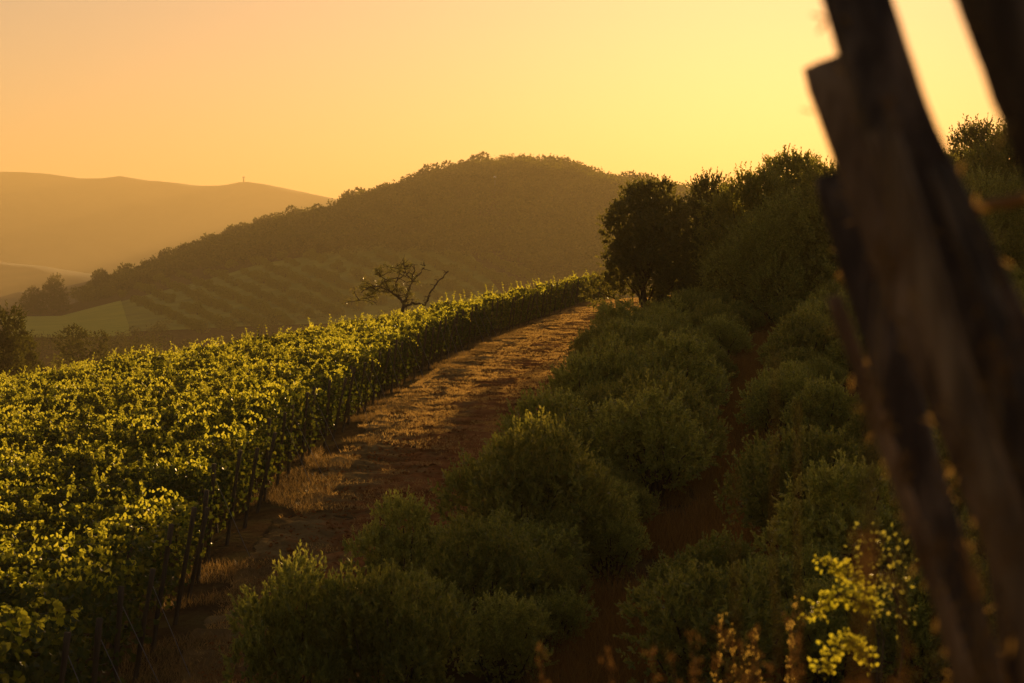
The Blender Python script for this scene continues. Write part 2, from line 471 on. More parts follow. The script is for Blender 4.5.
def crown(lobes, shoots, per, shoot_len, leaf_len, leaf_w, seed, up=.6, inner=0.35, kind='rhomb', spread_k=.8):
    """lobes: (n,4) centre + radius. Shoots grow from under the lobe surface outwards and upwards, leaves sit along them."""
    g = np.random.default_rng(seed)
    lobes = np.asarray(lobes, float)
    wgt = lobes[:, 3] ** 2; wgt /= wgt.sum()
    li = g.choice(len(lobes), shoots, p=wgt)
    d = rand_dirs(shoots, g, .15)
    rr = lobes[li, 3] * np.where(g.random(shoots) < inner, g.uniform(.25, .8, shoots), g.uniform(.78, .98, shoots))
    B = lobes[li, :3] + d * rr[:, None] * np.array([1, 1, .9])
    # drop surface shoots buried in another lobe
    dist = np.linalg.norm(B[:, None] - lobes[None, :, :3], axis=2) / lobes[None, :, 3]
    keep = (dist.min(1) > .55) | (g.random(shoots) < .4)
    B = B[keep]; d = d[keep]; n = len(B)
    sd = unit(d * 1.0 + np.array([0, 0, up]) + g.normal(size=(n, 3)) * .25)
    sl_ = shoot_len * g.uniform(.4, 1.35, n)
    t = np.linspace(.1, 1, per)[None, :] + g.uniform(-.03, .03, (n, per))
    P = B[:, None] + sd[:, None] * (sl_[:, None] * t)[..., None]
    LD = unit(sd[:, None] * spread_k + g.normal(size=(n, per, 3)) * .6)
    sc = (1.15 - .5 * t)
    P = P.reshape(-1, 3); LD = LD.reshape(-1, 3); sc = sc.ravel()
    ok = P[:, 2] > .03
    return leaves(P[ok], LD[ok], leaf_len * sc[ok], leaf_w * sc[ok], .2, seed + 1, kind)

def wavy(a, b, n, amp, g, sag=0.0):
    a = np.asarray(a, float); b = np.asarray(b, float)
    t = np.linspace(0, 1, n)[:, None]
    P = a + (b - a) * t
    w = np.cumsum(g.normal(size=(n, 3)), 0) * amp
    w = w - w[0] - (w[-1] - w[0]) * t
    P = P + w; P[:, 2] -= sag * np.sin(t[:, 0] * math.pi)
    return P

# ------------------------------------------------------------------ grapevines
NV = 6
VLEN = 1.15       # vines stand this far apart along the row (local x)
def vine_leaf_cloud(seed, n_leaf, size, n_shoot):
    g = np.random.default_rng(seed)
    # curtain of leaves
    n = n_leaf
    x = g.uniform(-.66, .66, n); z = .35 + 1.45 * g.beta(1.5, 1.05, n)
    prof = .30 + .12 * np.sin(x * 5 + seed) + .10 * (z - .6)
    y = g.uniform(-1, 1, n); y = np.sign(y) * np.abs(y) ** .6 * prof
    P = np.stack([x, y, z], 1) + g.normal(size=(n, 3)) * .03
    D = unit(np.stack([g.normal(size=n) * .5, np.sign(y) * g.uniform(.2, 1, n) , g.normal(size=n) * .35 - .45], 1))
    nr = unit(np.stack([g.normal(size=n) * .4, np.sign(y) * .7 + g.normal(size=n) * .4, g.uniform(.1, 1, n)], 1))
    A = [leaves(P, D, size, size * .95, .18, seed + 3, 'lobed', nr)]
    # shoots that rise over the top wires and tumble
    for k in range(n_shoot):
        a = np.array([g.uniform(-.6, .6), g.uniform(-.25, .25), g.uniform(1.45, 1.75)])
        Ln = g.uniform(.2, .95) ; out = np.array([g.normal() * .5, g.choice([-1, 1]) * g.uniform(.05, .55), 0])
        m = int(7 + Ln * 14); t = np.linspace(0, 1, m)
        C = a + out * (t[:, None] ** 1.4) * Ln + np.array([0, 0, 1.0]) * ((t - .75 * t * t * g.uniform(.3, 1.5)) * Ln)[:, None]
        DD = unit(g.normal(size=(m, 3)) * .8 + np.array([0, 0, -.1]))
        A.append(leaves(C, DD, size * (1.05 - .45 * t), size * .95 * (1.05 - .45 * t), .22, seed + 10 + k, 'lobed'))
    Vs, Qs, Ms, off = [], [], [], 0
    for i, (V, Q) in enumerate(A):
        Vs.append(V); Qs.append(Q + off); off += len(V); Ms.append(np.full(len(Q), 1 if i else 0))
    return np.concatenate(Vs), np.concatenate(Qs), np.concatenate(Ms)

def vine_wood(seed):
    g = np.random.default_rng(seed)
    P = wavy((0, 0, -.12), (g.uniform(-.05, .05), 0, .82), 8, .018, g)
    paths = [(P, np.linspace(.040, .026, 8))]
    for s in (-1, 1):
        C = wavy(P[-1], (s * .56, g.normal() * .03, .86), 7, .014, g)
        paths.append((C, np.linspace(.022, .012, 7)))
        for q in range(3):
            b = C[1 + q * 2]
            paths.append((wavy(b, b + np.array([g.normal() * .1, g.normal() * .1, g.uniform(.5, .9)]), 5, .02, g), np.linspace(.006, .003, 5)))
    return tube(paths, 6)

vine_protos, vine_clouds = [], []
for k in range(NV):
    root = empty('grapevine')
    V, Q, mi = vine_leaf_cloud(100 + 17 * k, 640, .096, 8)
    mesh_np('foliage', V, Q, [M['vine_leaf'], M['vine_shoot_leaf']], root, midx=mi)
    V, Q = vine_wood(300 + k)
    mesh_np('trunk', V, Q, [M['bark']], root, True)
    vine_protos.append(root)
    vine_clouds.append(vine_leaf_cloud(500 + 13 * k, 390, .112, 6))

ROWS = np.arange(22.0, 157.0, 2.05)
spots = []
for ri, Y in enumerate(ROWS):
    x1 = EL(Y) - .58
    x0 = -(.262 * Y) - 4.5
    n = max(int((x1 - x0) / VLEN), 2)
    for k in range(n):
        x = x1 - VLEN * .5 - k * VLEN
        spots.append((x, Y + .03 * math.sin(x), ri, k))
spots = np.array(spots)
print("vines", len(spots))
inview = (np.abs(spots[:, 0] / spots[:, 1] * F) < 540)
near = np.argsort(np.where(inview, spots[:, 1] - 12 * (spots[:, 3] < 1), 1e6))[:300]
near_set = set(near.tolist())
used = [False] * NV
sV, sQ, sM, off = [], [], [], 0
for i, (x, y, ri, k) in enumerate(spots):
    z = h1(x, y)
    s = 1.07 + .22 * float(vnoise(x / 3.1, y / 3.1, 77)) + random.gauss(0, .055)
    rz = random.choice((0, math.pi)) + random.uniform(-.06, .06)
    tilt = math.atan(.145)
    if i in near_set:
        v = random.randrange(NV)
        if not used[v]:
            o = vine_protos[v]; used[v] = True
            o.location = (x, y, z); o.rotation_euler = (0, 0, rz); o.scale = (1, 1, s)
        else:
            o = dup(vine_protos[v], (x, y, z), rz, (1, 1, s))
        if k == 0:
            tag(o, 'leafy grapevine closing the end of its row beside the dirt track', 'grapevine', 'grapevines at the row ends along the track')
        else:
            tag(o, 'leafy trellised grapevine inside the near part of the vineyard, behind the row ends', 'grapevine', 'grapevines inside the vineyard rows')
    else:
        V, Q, mi = vine_clouds[random.randrange(NV)]; sM.append(mi)
        c, sn = math.cos(rz), math.sin(rz)
        W = np.stack([V[:, 0] * c - V[:, 1] * sn + x, V[:, 0] * sn + V[:, 1] * c + y, V[:, 2] * s + z], 1)
        sV.append(W.astype(np.float32)); sQ.append(Q + off); off += len(W)
o = mesh_np('distant_grapevines', np.concatenate(sV), np.concatenate(sQ), [M['vine_leaf'], M['vine_shoot_leaf']], midx=np.concatenate(sM))
tag(o, 'sunlit mass of grapevines filling the upper vineyard', 'vineyard', None, 'stuff')
del sV, sQ

# row-end posts, each with its anchor wire
def post_mesh(seed):
    g = np.random.default_rng(seed)
    P = wavy((0, 0, -.3), (.0, 0, 1.95), 9, .006, g)
    r = .041 + g.normal(size=9) * .003
    return tube([(P, r)], 8)
post_protos = []
for k in range(3):
    root = empty('vineyard_post')
    V, Q = post_mesh(40 + k)
    mesh_np('pole', V, Q, [M['stake_wood']], root, True)
    V, Q = tube([(np.array([(.02, 0, 1.7), (1.0, 0, -.05)]), np.array([.006, .006]))], 4)
    mesh_np('anchor_wire', V, Q, [M['wire']], root)
    post_protos.append(root)
cnt = 0
for ri, Y in enumerate(ROWS):
    if Y < 24: continue
    x = EL(Y) - .62 + random.uniform(-.08, .08)
    z = h1(x, Y)
    p = post_protos[cnt % 3]
    o = p if cnt < 3 else dup(p, (0, 0, 0))
    o.location = (x, Y + random.uniform(-.08, .08), z)
    o.rotation_euler = (random.uniform(-.06, .06), random.uniform(.03, .22), random.uniform(-.1, .1))
    sz = random.uniform(.9, 1.08); o.scale = (1, 1, sz)
    if cnt >= 3 and random.random() < .6:
        for c in list(o.children):
            if c.name.startswith('anchor_wire'): bpy.data.objects.remove(c)
    tag(o, 'rough wooden stake leaning outward at the end of a vine row along the track', 'vineyard post', 'wooden stakes at the ends of the vine rows')
    cnt += 1
    # second slim stake a little inside some rows
for ri, Y in enumerate(ROWS):
    if Y < 24 or random.random() < .35: continue
    xx = EL(Y) - .62 - random.uniform(.7, 1.3)
    o = dup(post_protos[ri % 3], (xx, Y + random.uniform(-.1, .1), h1(xx, Y)))
    for c in list(o.children):
        if c.name.startswith('anchor_wire'): bpy.data.objects.remove(c)
    o.rotation_euler = (random.uniform(-.12, .12), random.uniform(.1, .4), 0); o.scale = (.8, .8, random.uniform(.85, 1.0))
    tag(o, 'slim brace stake slanting among the leaves behind a row-end stake', 'vineyard post', 'slanting brace stakes behind the row ends')
for ri, Y in enumerate(ROWS):
    if Y < 24: continue
    # trellis wires of this row
    x1 = EL(Y) - .66; x0 = -(.262 * Y) - 4.5
    xx = np.linspace(x0, x1, 12)
    zz = hz(xx, xx * 0 + Y)
    paths = [(np.stack([xx, xx * 0 + Y, zz + h], 1), np.full(12, .003)) for h in (.85, 1.25, 1.68)]
    V, Q = tube(paths, 3)
    o = mesh_np('trellis_wire', V, Q, [M['wire']])
    tag(o, 'thin steel wires strung along a vine row and tied to its end stake', 'trellis wire', 'trellis wires of the vine rows')

# ------------------------------------------------------------------ shrubs
def lobed(seed, n, R0, H, rl):
    g = np.random.default_rng(seed)
    out = [(0, 0, H * .45, R0 * .62)]
    for k in range(n):
        a = k / n * 2 * math.pi + g.uniform(-.4, .4); rad = R0 * g.uniform(.35, .72)
        out.append((math.cos(a) * rad, math.sin(a) * rad, H * g.uniform(.28, .74), rl * g.uniform(.75, 1.2)))
    return np.array(out)
def dome_lobes(seed, n, R0, H, rl):
    g = np.random.default_rng(seed)
    out = [(0, 0, H * .42, R0 * .55)]
    for k in range(n):
        f = (k + .5) / n
        rad = math.sqrt(f) * .95; a = k * 2.4 + g.uniform(-.3, .3)
        zz = math.sqrt(max(0, 1 - rad * rad * .92))
        q = rl * g.uniform(.7, 1.25)
        out.append((math.cos(a) * rad * (R0 - q * .7), math.sin(a) * rad * (R0 - q * .7), max(q * .8, (H - q * .7) * (.25 + .75 * zz) + g.uniform(-.12, .12)), q))
    return np.array(out)
def shrub_proto(k):
    root = empty('shrub')
    gg = np.random.default_rng(k + 40)
    lb = dome_lobes(700 + k, 12 + k, 1.5, 1.95, .47)
    lb[:, 0] *= gg.uniform(.75, 1.2); lb[1:, 2] *= 1 + gg.uniform(-.28, .22, len(lb) - 1); lb[:, 1] += .25 * lb[:, 2] * gg.uniform(-.5, .5)
    V, Q = crown(lb, 1250, 14, .30, .115, .060, 900 + k, up=.85, inner=.08, spread_k=1.0)
    mesh_np('foliage', V, Q, [M['green_leaf' if k in (2, 5) else 'shrub_leaf']], root)
    g = np.random.default_rng(60 + k)
    paths = []
    for c in lb:
        P = wavy((c[0] * .15, c[1] * .15, -.1), (c[0], c[1], c[2] + c[3] * .3), 6, .05, g)
        paths.append((P, np.linspace(.045, .012, 6)))
    V, Q = tube(paths, 5)
    mesh_np('stem', V, Q, [M['bark']], root, True)
    return root
shrubs = [shrub_proto(k) for k in range(6)]
used_s = [False] * 6
def put_shrub(x, y, s, hs, label, group=None, k=None):
    k = random.randrange(6) if k is None else k
    z = h1(x, y) - .05
    if not used_s[k]:
        o = shrubs[k]; used_s[k] = True
    else:
        o = dup(shrubs[k], (0, 0, 0))
    o.location = (x, y, z); o.rotation_euler = (0, 0, random.uniform(0, 6.28)); o.scale = (s, s, hs)
    tag(o, label, 'shrub', group)
    return o
def solve_D(xp, top, H, d0=27.0, d1=140.0):
    """depth at which a plant of height H standing on the ground reaches image row top in column xp"""
    D = np.arange(d0, d1, .5)
    f = hz((xp - 512) / F * D, D) + H - (HY - top) / F * D
    k = np.where(f > 0)[0]
    return float(D[k[0]]) if len(k) else float(d1)
def shrub_px(xp, top, D, wpx, label, group=None, k=None):
    H = random.uniform(1.75, 2.25)
    D = solve_D(xp, top, H)
    x = (xp - 512) / F * D
    sx = float(np.clip(wpx / F * D / 3.3, .7, 1.15))
    return put_shrub(x, D, sx, H / 2.0, label, group, k)
G1 = 'shrubs in the hedge along the right of the track'
L1 = 'rounded grey green shrub within the hedge along the right side of the track'
shrub_px(298, 602, 28.5, 125, 'low shrub with sun-gilded tips at the bottom of the hedge, closest to the vineyard', None, 0)
shrub_px(405, 520, 34.0, 120, 'shrub with a yellow lit left edge bulging over the track in the lower hedge', None, 1)
shrub_px(395, 600, 29.5, 170, 'dark broad shrub filling the bottom of the frame right of the gilded one', None, 2)
def strip(Y): return 4.1 + .062 * max(0.0, Y - 35)
placed = [(o.location.x, o.location.y) for o in bpy.data.objects if o.name.startswith('shrub') and o.get('label')]
def band(n, seed, f0, f1, ys, dmin, label, group, smin=.55, smax=1.05, gap=None):
    g = np.random.default_rng(seed); got = 0
    for _ in range(n * 60):
        Y = g.uniform(*ys); e = float(ER(Y)); X = e + g.uniform(f0(Y), f1(Y))
        s_ = g.uniform(smin, smax)
        if any((X - a) ** 2 + (Y - b) ** 2 < (dmin * (s_ + .3)) ** 2 for a, b in placed): continue
        if abs(X / Y * F) > 600: continue
        placed.append((X, Y))
        put_shrub(X, Y, s_, s_ * g.uniform(.85, 1.15) * 1.08, label, group)
        got += 1
        if got >= n: break
    return got
print('shrubs', band(110, 4, lambda Y: 1.55 + .03 * max(0, Y - 65), lambda Y: strip(Y) - .35, (29, 104), 1.6, L1, G1, .42, 1.15))
G2 = 'shrubs on the bank between the dry strip and the foreground stakes'
L2 = 'green shrub on the shaded bank right of the brown grass strip'
print('shrubs2', band(95, 5, lambda Y: strip(Y) + 2.0, lambda Y: strip(Y) + 13, (27, 98), 1.7, L2, G2, .6, 1.1))

# ------------------------------------------------------------------ trees
def make_tree(name, seed, H, W, lobes_n, shoots, per, leaf, mleaf, trunk_r, low=.25, shoot_len=.55, up=.5, lr=None, sides=7, prof=(.28, .66)):
    """upright broadleaf tree: trunk with limbs (one mesh) and a crown"""
    g = np.random.default_rng(seed)
    root = empty(name)
    lb = []
    lr = lr or W * .2
    for k in range(lobes_n):
        t = (k + .5) / lobes_n
        zc = H * (low + (1 - low - .12) * t)
        wr = W * .5 * math.sin(math.pi * min(1, prof[0] + prof[1] * t)) ** .8
        a = k * 2.4 + g.uniform(-.5, .5); rad = wr * g.uniform(.25, .85)
        lb.append((math.cos(a) * rad, math.sin(a) * rad, zc + g.uniform(-.05, .05) * H, lr * g.uniform(.7, 1.2)))
    lb = np.array(lb)
    V, Q = crown(lb, shoots, per, shoot_len, leaf, leaf * .55, seed + 5, up=up, inner=.18)
    mesh_np('crown', V, Q, [mleaf], root)
    paths = []
    tp = wavy((0, 0, -.3), (g.normal() * .15, g.normal() * .15, H * .55), 9, H * .008, g)
    paths.append((tp, np.linspace(trunk_r * 1.25, trunk_r * .45, 9)))
    for c in lb:
        b = tp[min(8, max(2, int(c[2] / H * 8)))]
        if b[2] > c[2]: b = tp[2]
        P = wavy(b, c[:3], 6, H * .012, g, 0)
        paths.append((P, np.linspace(trunk_r * .38, trunk_r * .08, 6)))
    V, Q = tube(paths, sides)
    mesh_np('trunk', V, Q, [M['bark']], root, True)
    return root
def place(o, xp, top, D, H, wscale=1.0, label=None, cat='tree', group=None, rz=0.0, sink=0.1):
    x = (xp - 512) / F * D; zt = (HY - top) / F * D
    z = h1(x, D) - sink
    s = (zt - z) / H
    o.location = (x, D, z); o.rotation_euler = (0, 0, rz); o.scale = (s * wscale, s * wscale, s)
    return tag(o, label, cat, group)

TA = make_tree('olive_tree', 21, 7.5, 7.4, 26, 3000, 13, .21, M['olive_leaf'], .20, low=.25, shoot_len=.55, up=.5, lr=1.0, prof=(.24, .66))
TB = make_tree('olive_tree', 22, 7.5, 7.2, 34, 3300, 13, .21, M['olive_leaf'], .22, low=.06, shoot_len=.75, up=.9, lr=.92)
TC = make_tree('olive_tree', 23, 7.5, 7.0, 34, 3300, 13, .20, M['green_leaf'], .22, low=.06, shoot_len=.65, up=.8, lr=.92)
TG = make_tree('olive_tree', 24, 7.5, 7.2, 34, 3300, 13, .20, M['green_leaf'], .22, low=.05, shoot_len=.65, up=.9, lr=.95)
GT = 'trees crowding the top of the right bank'
place(TA, 644, 184, 106, 7.5, .88, 'dark round olive tree at the left end of the tree belt, near the track crest', rz=.4)
place(TB, 706, 176, 112, 7.5, .75, 'spiky topped olive tree second from the left in the belt', rz=1.0)
place(TC, 752, 172, 104, 7.5, .85, 'broad olive tree third from the left in the belt', rz=2.0)
place(TG, 800, 150, 108, 7.5, .85, 'tallest tree of the belt just left of the foreground stakes', rz=3.3)
place(dup(TC, (0, 0, 0)), 842, 165, 100, 7.5, .85, 'tree partly hidden behind the left edge of the foreground stakes', rz=4.4)
LT = 'olive tree of the belt behind the foreground stakes'
for xp, top, D, w, pr, rz in [(890, 150, 110, .8, TC, 1.1), (935, 150, 104, .8, TG, 5.2), (975, 124, 112, .8, TB, .3), (1018, 120, 106, .8, TC, 2.7),
                              (1060, 115, 110, .8, TA, 3.7), (1105, 110, 108, .8, TB, 1.9)]:
    place(dup(pr, (0, 0, 0)), xp, top, D, 7.5, w, LT, 'tree', GT, rz)
LT2 = 'bushy young olive tree standing low in front of the tree belt'
TD = make_tree('young_olive_tree', 29, 4.2, 4.6, 14, 3200, 14, .11, M['shrub_leaf'], .12, low=.16, shoot_len=.45, up=.6, lr=.85)
first = True
for xp, top, D, w, rz in [(775, 215, 92, .95, 1.), (822, 205, 90, 1.0, 3.), (860, 230, 82, 1., 4.), (930, 215, 88, 1., 5.), (985, 190, 90, 1., 2.2), (1030, 180, 88, 1., .2)]:
    D = solve_D(xp, top, 4.4, 50, 100)
    place(TD if first else dup(TD, (0, 0, 0)), xp, top, D, 4.2, w, LT2, 'tree', 'young trees in front of the belt', rz); first = False

# ---- left side trees
TL = make_tree('cypress_like_tree', 31, 9.0, 5.5, 16, 1500, 12, .26, M['far_leaf'], .22, low=.12, shoot_len=.7, lr=1.15)
TL.name = 'broadleaf_tree'
place(TL, 6, 311, 205, 9.0, .80, 'dark tree at the far left just beyond the vineyard', rz=.5)
TS = make_tree('broadleaf_tree', 33, 7.0, 9.0, 10, 520, 10, .30, M['far_leaf'], .2, low=.35, shoot_len=.7, lr=1.2)
place(TS, 84, 330, 300, 7.0, 1.05, 'loose open crowned tree beyond the vineyard below the yellow field', rz=.2)
TR = make_tree('broadleaf_tree', 35, 9, 11, 14, 900, 10, .5, M['far_leaf'], .3, low=.15, shoot_len=1.0, lr=2.2)
place(TR, 54, 279, 1330, 9, .8, 'round dark tree standing on the low ridge at the left', rz=.2)
place(dup(TR, (0, 0, 0)), 34, 290, 1310, 9, 1.2, 'lower clump of foliage left of the round ridge tree', rz=2.0)
place(dup(TR, (0, 0, 0)), 103, 272, 1430, 9, .9, 'dark tree where the wooded hill meets the valley', rz=4.0)
place(dup(TS, (0, 0, 0)), 130, 348, 330, 7.0, .8, 'small sparse bush beyond the vineyard right of the loose tree', 'bush', rz=3.0)
place(dup(TL, (0, 0, 0)), 22, 338, 230, 9.0, .9, 'smaller dark bush at the foot of the far left tree', 'bush', rz=3.0)

# ---- hill trees: low detail protos
def far_tree_arrays(seed, H, W, n_leaf, leaf):
    g = np.random.default_rng(seed)
    lb = lobed(seed, 6, W * .5, H * 1.05, W * .24)
    li = g.integers(0, len(lb), n_leaf)
    d = rand_dirs(n_leaf, g, .1)
    P = lb[li, :3] + d * (lb[li, 3] * g.uniform(.75, 1.08, n_leaf))[:, None]
    return leaves(P, unit(d + g.normal(size=(n_leaf, 3)) * .9), leaf, leaf * .8, .2, seed)
far_protos = []
for k in range(4):
    root = empty('hillside_tree')
    V, Q = far_tree_arrays(1200 + k, 5.2, 6.4, 800, .62)
    mesh_np('crown', V, Q, [M['far_leaf']], root)
    V, Q = tube([(np.array([(0, 0, -.6), (.1, 0, 1.4), (0, .1, 3)]), np.array([.3, .22, .12]))], 6)
    mesh_np('trunk', V, Q, [M['bark']], root, True)
    far_protos.append(root)
uf = [False] * 4
def put_far(x, y, s, label, cat, group):
    x *= K; y *= K; s *= K
    k = random.randrange(4)
    o = far_protos[k] if not uf[k] else dup(far_protos[k], (0, 0, 0)); uf[k] = True
    o.location = (x, y, h1(x, y) - .3); o.rotation_euler = (0, 0, random.uniform(0, 6.28)); o.scale = (s, s, s * random.uniform(.85, 1.15))
    tag(o, label, cat, group)
# skyline of the hill
n_sky = 0
for i, pxx in enumerate(np.arange(96, 720, 9.5)):
    D = 905 + random.uniform(-12, 12)
    x = (pxx + random.uniform(-3, 3) - 512) / F * D
    s = random.choice([.8, 1.2, 1.6, 2.0, 2.3])
    put_far(x, D, s * .9, 'dark tree standing out along the skyline of the wooded hill', 'tree', 'trees on the skyline of the hill')
    n_sky += 1
# orchard rows on the lower hill
n_orch = 0
orch_protos = []
M['orchard_leaf'] = leaf_mat('orchard_leaf', [(0, (.10, .12, .012)), (1, (.20, .21, .022))], [(0, (.24, .26, .02)), (1, (.45, .42, .03))], 0.4, .7, .1)
for k in range(3):
    root = empty('orchard_tree')
    V, Q = far_tree_arrays(1300 + k, 5.2, 6.4, 800, .62)
    mesh_np('crown', V, Q, [M['orchard_leaf']], root)
    V, Q = tube([(np.array([(0, 0, -.6), (.1, 0, 1.4), (0, .1, 3)]), np.array([.3, .22, .12]))], 6)
    mesh_np('trunk', V, Q, [M['bark']], root, True)
    orch_protos.append(root)
Dh = np.arange(490, 900, 2.0) * K
def hill_D(xp, y):
    yy = HY - hz((xp - 512) / F * Dh, Dh) / Dh * F
    k = np.where(yy < y)[0]
    return float(Dh[k[0]]) if len(k) else None
def wood_edge(xp): return np.interp(xp, [90, 130, 200, 300, 420, 520, 560], [296, 284, 264, 250, 246, 262, 300])
for r in range(17):
    for c in range(48):
        xp = 30 + r * 35 + c * 6.6; y = 255 + c * 6.6 * .46 + r * .4
        xp += random.uniform(-.8, .8); y += random.uniform(-.5, .5)
        if xp < 118 or xp > 535 or y < wood_edge(xp) + 3 or y > 338 or y > np.interp(xp, [100, 300, 400, 600], [350, 325, 308, 280]): continue
        D = hill_D(xp, y)
        if D is None or n_orch >= 295 or random.random() < .04: continue
        s = random.uniform(.46, .66) * K
        o = orch_protos[n_orch] if n_orch < 3 else dup(orch_protos[n_orch % 3], (0, 0, 0))
        X_ = (xp - 512) / F * D
        o.location = (X_, D, h1(X_, D) - .2); o.rotation_euler = (0, 0, random.uniform(0, 6.28)); o.scale = (s * 1.15, s, s * random.uniform(.8, 1.1))
        tag(o, 'small orchard tree in one of the diagonal rows on the lower hillside', 'tree', 'orchard trees in rows on the hillside')
        n_orch += 1
print("orchard", n_orch, "skyline", n_sky)
# woodland: far-off wood that reads as one mass
def woodland(name, label, pts, leaf_n, seed, sizes=(4, 8)):
    g = np.random.default_rng(seed)
    pts = pts * K; sizes = (sizes[0] * K, sizes[1] * K)
    bank = [far_tree_arrays(seed + 20 + k, 1.0, 1.15, leaf_n, .12) for k in range(6)]
    Vs, Qs, off = [], [], 0
    Z = hz(pts[:, 0], pts[:, 1])
    for i in range(len(pts)):
        V, Q = bank[i % 6]
        s = g.uniform(*sizes); a = g.uniform(0, 6.28)
        c, sn = math.cos(a) * s, math.sin(a) * s
        Vs.append(np.stack([V[:, 0] * c - V[:, 1] * sn + pts[i, 0], V[:, 0] * sn + V[:, 1] * c + pts[i, 1], V[:, 2] * s * .85 + Z[i] - .3], 1).astype(np.float32))
        Qs.append(Q + off); off += len(V)
    o = mesh_np(name, np.concatenate(Vs), np.concatenate(Qs), [M['wood_leaf']])
    return tag(o, label, 'woodland', None, 'stuff')
g = np.random.default_rng(5)
pxa = g.uniform(80, 1040, 5200); Da = g.uniform(560, 935, 5200)
Xa = (pxa - 512) / F * Da
ysky = np.interp(Xa * 900 / Da, HRX, HRZ)
keep = ysky > -4
yim = HY - hz(Xa * K, Da * K) / (Da * K) * F
inorch = (yim > wood_edge(pxa) + 7) & (pxa < 540)
keep &= ~inorch & ~((np.abs(pxa - 495) < 7) & (Da > 690) & (Da < 752)) & ~((np.abs(pxa - 314) < 6) & (Da > 735) & (Da < 790))
pts = np.stack([Xa[keep], Da[keep]], 1)
print("wood", len(pts))
woodland('woodland', 'dense hazy woodland covering the hill', pts, 150, 3, (4.2, 9.5))
# hedges and scrub in the valley beyond the vineyard
pxa = g.uniform(5, 560, 700); Da = np.sqrt(g.uniform(200 ** 2, 640 ** 2, 700))
clump = vnoise(pxa / 40, Da / 60, 3) > .0
Xa = (pxa - 512) / F * Da
infield = (pxa < 122) & (Da > 478) | (pxa > 95) & (Da > 520)
kk = clump & ~infield
woodland('scrub', 'scattered scrub and bushes on the valley floor', np.stack([Xa[kk], Da[kk]], 1), 130, 9, (2.0, 4.0))

# ------------------------------------------------------------------ bare tree
def bare_tree():
    D = 124.0
    x, _, _ = px(398, 300, D)
    z = h1(x, D)
    lower = 3
    root = empty('bare_tree', (x, D, z))
    g = np.random.default_rng(77)
    zb = -z
    def P3(xp, yp, dy=0): q = px(xp, yp + lower + (yp - 285) * .12, D); return np.array([q[0] - x, dy, q[2] - z])
    paths, tips = [], []
    def limb(pts, r0, r1, dy=0):
        r0 *= .8
        P = np.array([P3(a, b, dy * i / len(pts)) for i, (a, b) in enumerate(pts)])
        n = 5 * (len(pts) - 1) + 1
        t = np.linspace(0, len(pts) - 1, n)
        PP = np.stack([np.interp(t, range(len(pts)), P[:, j]) for j in range(3)], 1)
        PP[1:-1] += g.normal(size=(n - 2, 3)) * .028
        paths.append((PP, np.linspace(r0, r1, n)))
        return PP
    tr = limb([(402, 345), (400, 318), (404, 300)], .17, .12)
    main = [
        ([(404, 300), (408, 290), (412, 279), (414, 264)], .12, .03, .4),
        ([(404, 300), (398, 292), (390, 288), (381, 284), (372, 283), (362, 289)], .12, .025, -.6),
        ([(398, 292), (395, 281), (400, 272), (397, 263)], .08, .02, .5),
        ([(390, 288), (384, 277), (377, 273)], .06, .015, -.3),
        ([(412, 279), (420, 272), (425, 265)], .06, .015, .3),
        ([(404, 302), (412, 298), (425, 300), (430, 290), (438, 279), (448, 270)], .11, .035, .7),
        
        ([(381, 284), (372, 291), (360, 296)], .06, .015, -.5),
        
        ([(412, 279), (406, 272), (405, 266)], .05, .012, -.3)]
    for pts, r0, r1, dy in main:
        PP = limb(pts, r0, r1, dy)
        for q in range(2, len(PP), 2):
            for _ in range(g.integers(1, 5)):
                a = PP[q]; ln = g.uniform(.12, .95) * (1.0 if a[0] < .6 else .45)
                d = unit(np.array([g.normal(), g.normal() * .8, g.uniform(-.5, 1.1)]))
                T = wavy(a, a + d * ln, 5, .035, g)
                paths.append((T, np.linspace(.030, .012, 5))); tips.append(T[-1]); tips.append(T[3])
                a2 = T[3]; d2 = unit(d + g.normal(size=3) * .7)
                paths.append((wavy(a2, a2 + d2 * ln * .5, 4, .02, g), np.linspace(.016, .009, 4)))
    V, Q = tube(paths, 6)
    mesh_np('trunk', V, Q, [M['bark']], root, True)
    tips = np.array(tips)
    sel = tips[(g.random(len(tips)) < np.where(tips[:, 0] < .2, .8, .3)) & (tips[:, 0] < 1.3)]
    P = np.repeat(sel, 12, 0) + g.normal(size=(len(sel) * 12, 3)) * .11
    V, Q = leaves(P, rand_dirs(len(P), g), .15, .08, .2, 3)
    mesh_np('foliage', V, Q, [M['olive_leaf']], root)
    tag(root, 'gnarled half-bare tree with twisting branches poking up behind the vines', 'tree')
bare_tree()

# ------------------------------------------------------------------ masts
def mast(name, xp, yb, D, h, r, m, label, head=0.0, cat='mast'):
    x, _, _ = px(xp, 0, D); z = (HY - yb) / F * D if D > 3000 else h1(x, D)
    root = empty(name, (x, D, z))
    V, Q = tube([(np.array([(0, 0, -5), (0, 0, h)]), np.array([r, r * .8]))], 8)
    mesh_np('pole', V, Q, [m], root)
    if head:
        V, Q = tube([(np.array([(0, 0, h), (0, 0, h + head * 1.4)]), np.array([head, head * .9]))], 10)
        mesh_np('head', V, Q, [M['white_paint']], root)
    tag(root, label, cat)
mast('radio_mast', 244, 182.5, 5500, 11, 2.2, M['grey_metal'], 'tiny relay mast on the top of the far mountain', 3.2)
mast('white_pole', 495, 0, 745 * K, 11, .24, M['grey_metal'], 'thin pole with a white head near the top of the wooded hill', .9, 'pole')
mast('utility_pole', 314, 0, 785 * K, 13, .3, M['stake_wood'], 'slender pole rising from the left flank of the wooded hill', 0, 'pole')

